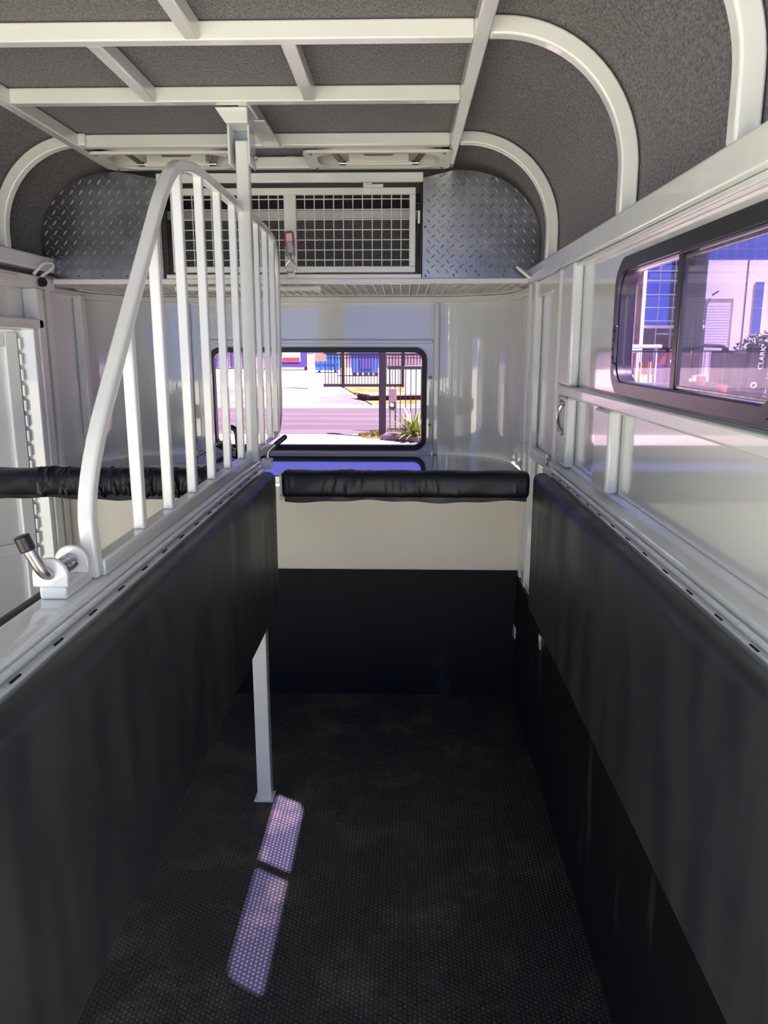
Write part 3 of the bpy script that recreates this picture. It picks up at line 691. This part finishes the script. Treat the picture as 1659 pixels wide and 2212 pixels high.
M['binnavy'] = mat('navy_bin', (.05, .04, .20), .5)
M['binbright'] = mat('bright_blue_bin', (.02, .16, .62), .45)
M['yellow'] = mat('yellow_paint', (.75, .6, .02), .5)
M['orange'] = mat('orange_paint', (.75, .25, .03), .5)
M['signred'] = mat('red_sign', (.6, .03, .05), .5)
M['whiteout'] = mat('white_paint_outside', (.62, .6, .58), .5)
M['box'] = mat('grey_letterbox', (.13, .10, .11), .5)
M['wood'] = noisy(mat('weathered_wood', (.4, .32, .22), .9), (.19, .16, .12), (.27, .24, .18), 4, stretch=(1, 8, 1))[0]
M['woodred'] = mat('reddish_timber', (.14, .06, .05), .9)
M['farwall'] = noisy(mat('grey_sheet_wall', (.2, .18, .19), .8), (.13, .11, .13), (.2, .18, .2), .8)[0]
M['tilt'] = noisy(mat('painted_tilt_panel', (.55, .55, .56), .7), (.53, .53, .55), (.57, .57, .58), .4)[0]
M['roller'] = mat('roller_door', (.46, .44, .5), .6)
M['bglass'] = mat('reflective_blue_glass', (.50, .60, .80), .08, metal=.9)
M['brown'] = noisy(mat('brown_render', (.22, .15, .13), .8), (.20, .14, .12), (.26, .18, .15), 1.5)[0]
M['dglass'] = mat('dark_shop_glass', (.10, .06, .09), .15)
M['mast'] = mat('dark_forklift_paint', (.012, .012, .018), .6, spec=.2)
M['foliage'] = noisy(mat('hedge_foliage', (.05, .08, .03), .8), (.05, .07, .035), (.13, .15, .08), 6)[0]
M['rubbish_pink'] = mat('pink_plastic', (.6, .04, .2), .5)
M['rope'] = mat('brown_drum', (.28, .17, .11), .8)

o = MB().box(-90, 90, -40, 160, G-.2, G).build('ground', M['concrete']); struct(o, 'pale sunlit concrete yard outside', 'ground')
def flat(pts, z0, z1, name, m, label, cat): return struct(MB().prism(pts, 'z', z0, z1).build(name, m), label, cat)
flat([(-60, 18.0), (60, 18.9), (60, 27.0), (-60, 25.6)], G+.002, G+.012, 'road', M['asphalt'], 'grey asphalt road crossing outside the front window', 'road')
flat([(-30, 25.9), (-1.1, 26.6), (-3.15, 39.6), (-30, 39.6)], G+.003, G+.016, 'driveway', M['apron'], 'pale driveway apron beyond the road', 'driveway')
gr = MB().prism([(-1.05, 27.1), (12, 27.5), (12, 39.5), (-3.05, 39.5)], 'z', G+.003, G+.04).build('grass_verge', M['grass']); tag(gr, 'yellowish grass verge beyond the road in front of the sliding gate', 'grass', kind='stuff')
kb = MB().prism([(-1.1, 26.65), (12, 27.1), (12, 27.25), (-1.05, 26.85)], 'z', G, G+.1).build('kerb', M['concrete']); tag(kb, 'pale concrete kerb along the far side of the road', 'kerb')
b = MB(); rnd = random.Random(5)
for i in range(1500):
    a = rnd.uniform(0, 2*PI); rr = math.sqrt(rnd.random()); x = -.45+.62*rr*math.cos(a); y = 18.1+.8*rr*math.sin(a)
    h_ = rnd.uniform(.05, .17)*(1.1-rr*.6); dx, dy = rnd.uniform(-.05, .05), rnd.uniform(-.05, .05)
    v = [b.bm.verts.new(q_) for q_ in ((x-.008, y, G), (x+.008, y, G), (x+dx, y+dy, G+h_))]; b.bm.faces.new(v)
o = b.build('grass_tuft', M['grass']); tag(o, 'dry grass patch around the foot of the dark pole', 'grass', kind='stuff')
# pole
pz = thing('pole', 'dark square gate post standing close outside the front window', 'post', (-.49, 17.73, G))
MB().box(-.57, -.41, 17.66, 17.80, G, 1.75).build('shaft', M['pole'], pz, .01)
MB().box(-.62, -.36, 17.6, 17.86, G, G+.03).build('foot', M['pole'], pz)
# garden edging block
o = MB().prism([(-.48, 17.2), (.02, 17.0), (1.2, 15.9), (1.3, 16.4), (.3, 17.7), (-.4, 17.75)], 'z', G, G+.13).build('kerb_block', M['box'], bevel=.02); tag(o, 'low grey kerb edging under the strap leaf plant', 'kerb')
# strap-leaf plant
def plant(cx_, cy_, cz_, n_, ln, name, label, cat, m, seed):
    rnd = random.Random(seed); b = MB()
    for i in range(n_):
        a = rnd.uniform(0, 2*PI); el = rnd.uniform(.35, 1.35); l_ = ln*rnd.uniform(.6, 1.1); p = Vector((cx_+rnd.uniform(-.1, .1), cy_+rnd.uniform(-.1, .1), cz_)); prev = None
        d = Vector((math.cos(a)*math.cos(el), math.sin(a)*math.cos(el), math.sin(el))); w_ = rnd.uniform(.014, .024); sd_ = Vector((-math.sin(a), math.cos(a), 0))
        for s_ in range(7):
            w2 = w_*(1-(s_/6)**2)+.001; r_ = (b.bm.verts.new(p+sd_*w2), b.bm.verts.new(p-sd_*w2))
            if prev: b.bm.faces.new((prev[0], prev[1], r_[1], r_[0]))
            prev = r_; p = p+d*l_/6; d = (d+Vector((0, 0, -.16))).normalized()
    o = b.build(name, m); return tag(o, label, cat)
plant(.22, 17.0, G+.1, 150, .72, 'strap_leaf_plant', 'spiky green strap leaf plant at the lower right of the front window', 'plant', M['leaf'], 2)
# picket fence near right
pf = thing('picket_fence', 'short dark fence of thin upright bars right of the near gate post', 'fence', (-.1, 18.6, G))
x = -.335
while x < .9: MB().box(x-.011, x+.011, 18.66, 18.69, G+.0, 1.02).build('picket', M['fence'], pf); x += .125
MB().box(-.40, .95, 18.65, 18.70, 1.02, 1.10).build('rail', M['fence'], pf); MB().box(-.40, .95, 18.65, 18.70, G+.08, G+.11).build('rail', M['fence'], pf)
kp = thing('gate_keypad', 'grey gate intercom box on a thin stem right of the near post', 'intercom', (-.25, 18.4, G))
MB().box(-.36, -.17, 18.35, 18.5, .07, .58).build('housing', M['box'], kp, .01)
MB().box(-.275, -.19, 18.335, 18.352, .12, .27).build('opening', M['slot'], kp, .004)
MB().cyl((-.28, 18.345, .20), (-.28, 18.33, .20), .045, 14).build('lens', M['whiteout'], kp)
MB().box(-.34, -.325, 18.40, 18.43, G, .07).box(-.2, -.185, 18.40, 18.43, G, .07).build('stem', M['fence'], kp)
# sliding gate
sg = thing('sliding_gate', 'long grey steel sliding gate of upright bars beyond the grass', 'gate', (-1.5, 39.6, G))
x = -4.0
i = 0
while x < 3.6:
    MB().box(x-.02, x+.02, 39.6, 39.64, G+.12, 1.12).build('bar', M['fence'], sg); x += .155
MB().box(-4.1, 3.6, 39.57, 39.67, 1.12, 1.22).build('top_rail', M['fence'], sg); MB().box(-4.1, 3.6, 39.57, 39.67, G+.05, G+.2).build('bottom_rail', M['fence'], sg)
MB().box(-4.1, 3.6, 39.58, 39.66, .98, 1.02).build('middle_rail', M['fence'], sg)
for x in (-3.1, -.05, 1.6): MB().box(x-.08, x+.08, 39.54, 39.7, G, 1.35).build('gate_post', M['pole'], sg)
wp = MB().box(-4.78, -4.42, 38.5, 38.8, G, 1.6).box(-4.84, -4.36, 38.44, 38.86, 1.35, 1.42).build('gate_pillar', M['whiteout'], bevel=.01); tag(wp, 'white square gate pillar at the left end of the sliding gate', 'pillar')
MB().box(-4.42, -3.85, 38.6, 38.65, .85, 1.2).build('sign', M['rope'], wp)['label'] = 'small tan sign plate'
wb = MB().box(.0, .95, 34.6, 34.9, G+.041, .72).build('utility_cabinet', M['whiteout'], bevel=.02); tag(wb, 'white cabinet on the grass at the right of the front window', 'cabinet')
# pallet with boards
pt = thing('pallet', 'low timber pallet with pale board on top, lying on the grass', 'pallet', (-.9, 31, G))
MB().prism([(-2.0, 31.0), (-1.3, 29.5), (.75, 29.9), (.75, 31.3)], 'z', G+.22, G+.27).build('board', M['wood'], pt)
for k_ in range(3): MB().prism([(-1.85+.2*k_, 30.9-.5*k_), (-1.7+.2*k_, 30.75-.5*k_), (.7, 31.1-.5*k_), (.7, 31.25-.5*k_)], 'z', G+.05, G+.22).build('bearer', M['woodred'], pt)
MB().prism([(-1.9, 30.9), (-1.3, 29.6), (.7, 29.95), (.7, 31.2)], 'z', G+.04, G+.055).build('base_slat', M['woodred'], pt)
# bins
bn = thing('skip_bin', 'navy skip bin with red and white sign, left of the white gate pillar', 'bin', (-9.8, 69.5, G))
MB().prism([(-12.0, G+.3), (-8.4, G+.3), (-8.0, 1.35), (-12.0, 1.35)], 'y', 69, 71).build('body', M['binnavy'], bn, .02)
sgn = MB().box(-10.75, -9.15, 68.94, 68.99, .25, 1.2).build('sign', M['whiteout'], bn, .01)
MB().box(-10.7, -9.2, 68.92, 68.94, .28, .62).build('red_panel', M['signred'], sgn)
b = MB()
for x in (-11.6, -8.7): b.cyl((x, 69.1, G+.15), (x, 69.4, G+.15), .15, 14).cyl((x, 70.5, G+.15), (x, 70.8, G+.15), .15, 14)
b.build('wheels', M['black'], bn)
b2_ = thing('recycling_bin', 'bright blue ribbed bin behind the sliding gate', 'bin', (-6.4, 63, G))
MB().box(-7.1, -5.2, 62.5, 64, G+.2, 1.0).build('body', M['binbright'], b2_, .02)
for k_ in range(5): MB().box(-7.05+.4*k_, -6.98+.4*k_, 62.44, 62.5, G+.22, .98).build('rib', M['binblue'], b2_)
MB().box(-7.1, -5.2, 62.42, 62.5, .2, .27).build('band', M['binblue'], b2_)
MB().cyl((-6.8, 62.6, G+.1), (-6.8, 62.75, G+.1), .1).cyl((-5.5, 62.6, G+.1), (-5.5, 62.75, G+.1), .1).build('wheels', M['black'], b2_)
tag(MB().box(-5.05, -4.75, 63, 63.4, G, 1.05).build('yellow_bin', M['yellow'], bevel=.03), 'narrow yellow bin next to the bright blue bin', 'bin')
b3_ = thing('dumpster', 'blue steel dumpster with raised panel behind the gate, left of the dark near post', 'bin', (-2.8, 56, G))
MB().prism([(-3.7, G+.25), (-1.9, G+.25), (-1.7, 1.1), (-3.8, 1.1)], 'y', 55.2, 57).build('body', M['binblue'], b3_, .02)
MB().box(-3.1, -2.2, 55.12, 55.2, .05, .75).build('panel', M['binnavy'], b3_, .01)
MB().box(-3.85, -1.65, 55.1, 57.1, 1.1, 1.2).build('lid', M['binnavy'], b3_, .02)
b = MB()
for k_ in range(5): b.box(-3.6+.38*k_, -3.35+.38*k_, 55.2, 55.5, G, G+.25)
b.build('feet', M['black'], b3_)
ct = thing('shipping_container', 'dark purple grey container in the yard at the left of the front window', 'container', (-16, 73, G))
MB().box(-17.6, -12.9, 72.5, 75, G+.1, 1.7).build('body', M['farwall'], ct, .02)
for k_ in range(9): MB().box(-17.5+.5*k_, -17.3+.5*k_, 72.4, 72.5, G+.15, 1.6).build('rib', M['binnavy'], ct)
tag(MB().box(-18.2, -17.75, 70, 70.4, G, .85).build('bollard', M['yellow'], bevel=.04), 'yellow bollard at the far left of the front window', 'bollard')
fb = thing('yard_wall', 'grey wall of sheds closing the yard behind the bins', 'building', (-4, 78, G))
MB().box(-60, 12, 78, 80, G, 3.2).build('wall', M['farwall'], fb)
MB().box(-60, 12, 77.7, 78, 3.2, 3.4).build('fascia', M['fence'], fb)
for k_ in range(3): MB().box(-7.9, -6.7, 77.9, 78, .35+.55*k_, .55+.55*k_).build('vent', M['black'], fb)

# right-hand side : office building and warehouse
of = thing('office_building', 'blue glass office building with white bands and brown rendered wall', 'building', (19, 60, G))
MB().box(16.9, 17.6, 59.6, 66, G, 8.5).build('brown_wall', M['brown'], of)
MB().box(17.6, 17.85, 59.4, 66, G, 8.5).build('corner_post', M['whiteout'], of)
MB().box(17.85, 22.45, 60, 66, 3.1, 7.95).build('glass_wall', M['bglass'], of)
MB().box(20.35, 21.75, 58.2, 59.6, G, 11.5).build('dark_strip', M['fence'], of, .03)  # tall dark block added to fill the dark band in the side window
MB().box(15.0, 16.9, 60.2, 66, G, 8.5).build('dark_glass', M['dglass'], of)
for z in (3.45, 4.42, 5.36, 6.36, 7.05):
    MB().box(17.85, 22.45, 59.9, 60, z-.04, z+.04).build('white_band', M['tilt'], of)
    MB().box(15.9, 16.6, 60.1, 60.2, z-.03, z+.03).build('purple_band', M['roller'], of)
MB().box(16.55, 16.65, 60.05, 60.2, G, 8).build('mullion', M['roller'], of)
MB().box(17.85, 22.45, 59.7, 60, 2.9, 3.12).build('canopy_edge', M['tilt'], of)
MB().box(17.85, 22.45, 60.1, 60.3, G, 2.9).build('shop_glass', M['dglass'], of)
for x in (18.95, 20.05, 21.2): MB().box(x-.04, x+.04, 60.0, 60.1, G, 2.9).build('mullion', M['roller'], of)
MB().box(19.0, 21.2, 60.0, 60.08, 2.45, 2.55).build('door_head', M['roller'], of)
for x in (19.0, 20.1, 21.3): MB().box(x-.02, x+.02, 59.92, 60, 3.1, 7.95).build('mullion', M['roller'], of)
wh = thing('warehouse', 'white tilt panel warehouse with roller door and tall narrow windows', 'building', (28, 60, G))
MB().box(22.45, 45, 60, 66, G, 7.8).build('wall', M['tilt'], wh)
MB().box(22.5, 24.5, 59.9, 60, G, 5.05).build('door_frame', M['brown'], wh)
rl = MB()
rl.box(22.55, 24.3, 59.85, 59.9, G, 4.75)
for k_ in range(26): rl.box(22.55, 24.3, 59.83, 59.85, G+.2*k_, G+.2*k_+.16)
rl.build('roller_door', M['roller'], wh)
MB().box(26.05, 26.65, 59.9, 60, 2.5, 4.35).box(26.05, 26.65, 59.9, 60, 4.42, 6.25).build('tall_window', M['bglass'], wh)
for x in (25.4, 31): MB().box(x-.02, x+.02, 59.95, 60, G, 7.8).build('panel_joint', M['fence'], wh)
MB().cyl((22.9, 59.9, 5.3), (23.1, 59.3, 5.55), .06, 8).build('lamp', M['fence'], wh)
# yard clutter by the side
cf = thing('mesh_fence', 'dark wire yard fence outside the side window', 'fence', (4.5, 13.2, G))
for k_ in range(23): MB().cyl((3.45+.082*k_, 13.2, G), (3.45+.082*k_, 13.2, 1.48), .006, 5).build('wire', M['fence'], cf)
for z in (G+.1, .4, .95, 1.48): MB().cyl((3.4, 13.2, z), (5.32, 13.2, z), .012, 6).build('rail', M['fence'], cf)
for x in (3.41, 4.4, 5.31): MB().cyl((x, 13.2, G), (x, 13.2, 1.53), .03, 8).build('fence_post', M['fence'], cf)
bg_ = thing('canopy_cart', 'cart with white flat roof behind the mesh fence, left part of the side window', 'cart', (4.3, 15, G))
MB().box(4.05, 4.75, 14.6, 16, 1.52, 1.59).build('roof', M['whiteout'], bg_, .02)
MB().box(3.95, 4.3, 14.4, 15.2, 1.44, 1.51).build('awning', M['whiteout'], bg_, .02)
for x, y in ((4.12, 14.7), (4.68, 14.7), (4.12, 15.9), (4.68, 15.9)): MB().cyl((x, y, G+.3), (x, y, 1.52), .02, 8).build('post', M['whiteout'], bg_)
MB().box(4.1, 4.7, 14.7, 15.9, G+.25, G+.75).build('body', M['tilt'], bg_, .03)
b = MB()
for x in (4.1, 4.7):
    for y in (14.9, 15.7): b.cyl((x-.05, y, G+.25), (x+.05, y, G+.25), .25, 16)
b.build('wheels', M['black'], bg_)
for x, l_ in ((4.28, 'orange post beside the white roofed cart, left of the pair'), (4.45, 'orange post beside the white roofed cart, right of the pair')):
    tag(MB().cyl((x, 14.3, G), (x, 14.3, 1.28), .03, 10).build('marker_post', M['orange']), l_, 'post', 'orange marker posts')
tag(MB().cyl((4.4, 12.6, G+1.0), (4.95, 12.6, G+1.0), .33, 20).cyl((4.38, 12.6, G+1.0), (4.41, 12.6, G+1.0), .37, 20).box(4.42, 4.9, 12.35, 12.85, G, G+.68).build('timber_drum', M['rope']), 'brown drum on a block at the bottom of the side window', 'drum')
tag(MB().ball((4.62, 13.02, .83), .1, (1.2, .8, 1)).box(4.55, 4.7, 12.96, 13.08, G, .75).build('pink_bag', M['rubbish_pink']), 'bright pink bundle beside the brown drum', 'bag')
# motorbike-like machine: low blue machine with red hood
mc = thing('machine', 'blue and red yard machine leaning behind the mesh fence', 'machine', (4.75, 15, G))
MB().box(4.95, 5.4, 14.6, 15.6, .6, 1.1).build('body', M['binnavy'], mc, .05)
MB().prism([(4.95, 1.12), (5.35, 1.2), (5.35, 1.42), (5.2, 1.46)], 'y', 14.5, 15.3).build('hood', M['signred'], mc, .03)
MB().tube([(4.9, 14.5, 1.15), (5.2, 14.4, 1.38), (5.45, 14.5, 1.40)], .03, 8).build('handlebar', M['whiteout'], mc)
MB().box(5.0, 5.35, 14.7, 15.5, G, .6).build('stand', M['mast'], mc, .02)
for x, z, l_ in ((4.45, 1.06, 'small red tub, nearer the centre stile of the side window'), (4.77, .93, 'small red tub low in the middle of the screened pane')):
    t_ = thing('red_tub', l_, 'tub', (x, 11.8, z-.1), 'small red tubs')
    MB().cyl((x, 11.8, z-.07), (x, 11.8, z+.06), .06, 12, .075).build('bucket', M['signred'], t_)
    MB().box(x-.1, x+.1, 11.7, 11.9, G, z-.071).build('stand', M['mast'], t_)
mc.location += Vector((.45, 1.6, .05))
# forklift
fk = thing('forklift', 'dark forklift with white lettering on its upright mast and a curved roll bar', 'forklift', (6.0, 14, G))
ms_ = MB().prism([(5.88, G+.1), (6.10, G+.1), (6.20, 1.55), (6.00, 1.55)], 'y', 13.6, 13.72).build('mast', M['mast'], fk, .01)
MB().prism([(5.82, G+.05), (5.88, G+.05), (5.98, 1.6), (5.93, 1.6)], 'y', 13.55, 13.75).build('mast_rail', M['fence'], fk, .005)
MB().prism([(6.10, G+.05), (6.16, G+.05), (6.26, 1.6), (6.21, 1.6)], 'y', 13.55, 13.75).build('mast_rail', M['fence'], fk, .005)
def text(body, size, name, m, parent, loc, rot):
    c = bpy.data.curves.new(name, 'FONT'); c.body = body; c.size = size; c.extrude = .003; c.offset = .002; c.align_x = 'CENTER'; c.align_y = 'CENTER'
    o = bpy.data.objects.new(name, c); COL.objects.link(o); bpy.context.view_layer.update()
    dg = bpy.context.evaluated_depsgraph_get(); me = bpy.data.meshes.new_from_object(o.evaluated_get(dg)); me.materials.clear(); me.materials.append(m)
    bpy.data.objects.remove(o); o = bpy.data.objects.new(name, me); COL.objects.link(o)
    me.transform(Matrix.Translation(loc) @ rot); o.parent = parent
    pl_ = Vector((0, 0, 0)); q = parent
    while q: pl_ += Vector(q.location) if q.type == 'EMPTY' else Vector((0, 0, 0)); q = q.parent
    o.matrix_parent_inverse = Matrix.Translation(-pl_); return o
ry = Matrix.Rotation(math.radians(-86), 4, 'Y') @ Matrix.Rotation(math.radians(90), 4, 'X')
text('CLARK', .125, 'lettering', M['whiteout'], fk, (6.13, 13.59, 1.36), ry)
MB().cyl((6.03, 13.6, .90), (6.03, 13.59, .90), .055, 20).build('emblem', M['whiteout'], fk)
MB().cyl((6.03, 13.59, .90), (6.03, 13.585, .90), .03, 20).build('emblem_centre', M['mast'], fk)
MB().tube(fillet([(5.05, 13.9, 1.0), (5.08, 13.9, 1.58), (5.65, 13.9, 1.56), (5.78, 13.9, .9)], .15, 6), .03, 10, up=Vector((0, 1, 0))).build('roll_bar', M['mast'], fk)
MB().box(5.3, 5.85, 13.85, 15.2, G+.35, .9).build('body', M['mast'], fk, .05)
MB().box(5.86, 6.4, 14.2, 15.2, G+.4, 1.48).build('counterweight', M['mast'], fk, .05)
for x in (5.35, 6.2):
    for y in (14.0, 15.0): MB().cyl((x-.08, y, G+.3), (x+.08, y, G+.3), .3, 18).build('wheel', M['black'], fk)
MB().ball((5.9, 13.8, 1.06), .03).cyl((5.9, 13.8, .9), (5.9, 13.8, 1.06), .012, 8).build('gear_lever', M['orange'], fk)
# bush
rnd = random.Random(9); b = MB()
for i in range(5200):
    v = Vector((rnd.gauss(0, 1), rnd.gauss(0, 1), rnd.gauss(0, 1))).normalized()*rnd.uniform(.75, 1.0)
    c_ = Vector((7.6+v.x*1.15, 16.4+v.y*.8, .6+v.z*1.3))
    if c_.z < G: continue
    n1 = Vector((rnd.uniform(-1, 1), rnd.uniform(-1, 1), rnd.uniform(-1, 1))).normalized(); n2 = n1.cross(Vector((.3, .5, .8))).normalized()
    s_ = rnd.uniform(.03, .06); vs = [b.bm.verts.new(c_+n1*s_), b.bm.verts.new(c_+n2*s_*.5), b.bm.verts.new(c_-n1*s_), b.bm.verts.new(c_-n2*s_*.5)]
    b.bm.faces.new(vs)
bu = thing('bush', 'leafy green bush at the right edge of the side window behind the forklift', 'bush', (7.6, 16.4, G))
b.build('foliage', M['foliage'], bu); MB().cyl((7.6, 16.4, G), (7.6, 16.4, .9), .06, 8).build('trunk', M['rope'], bu)
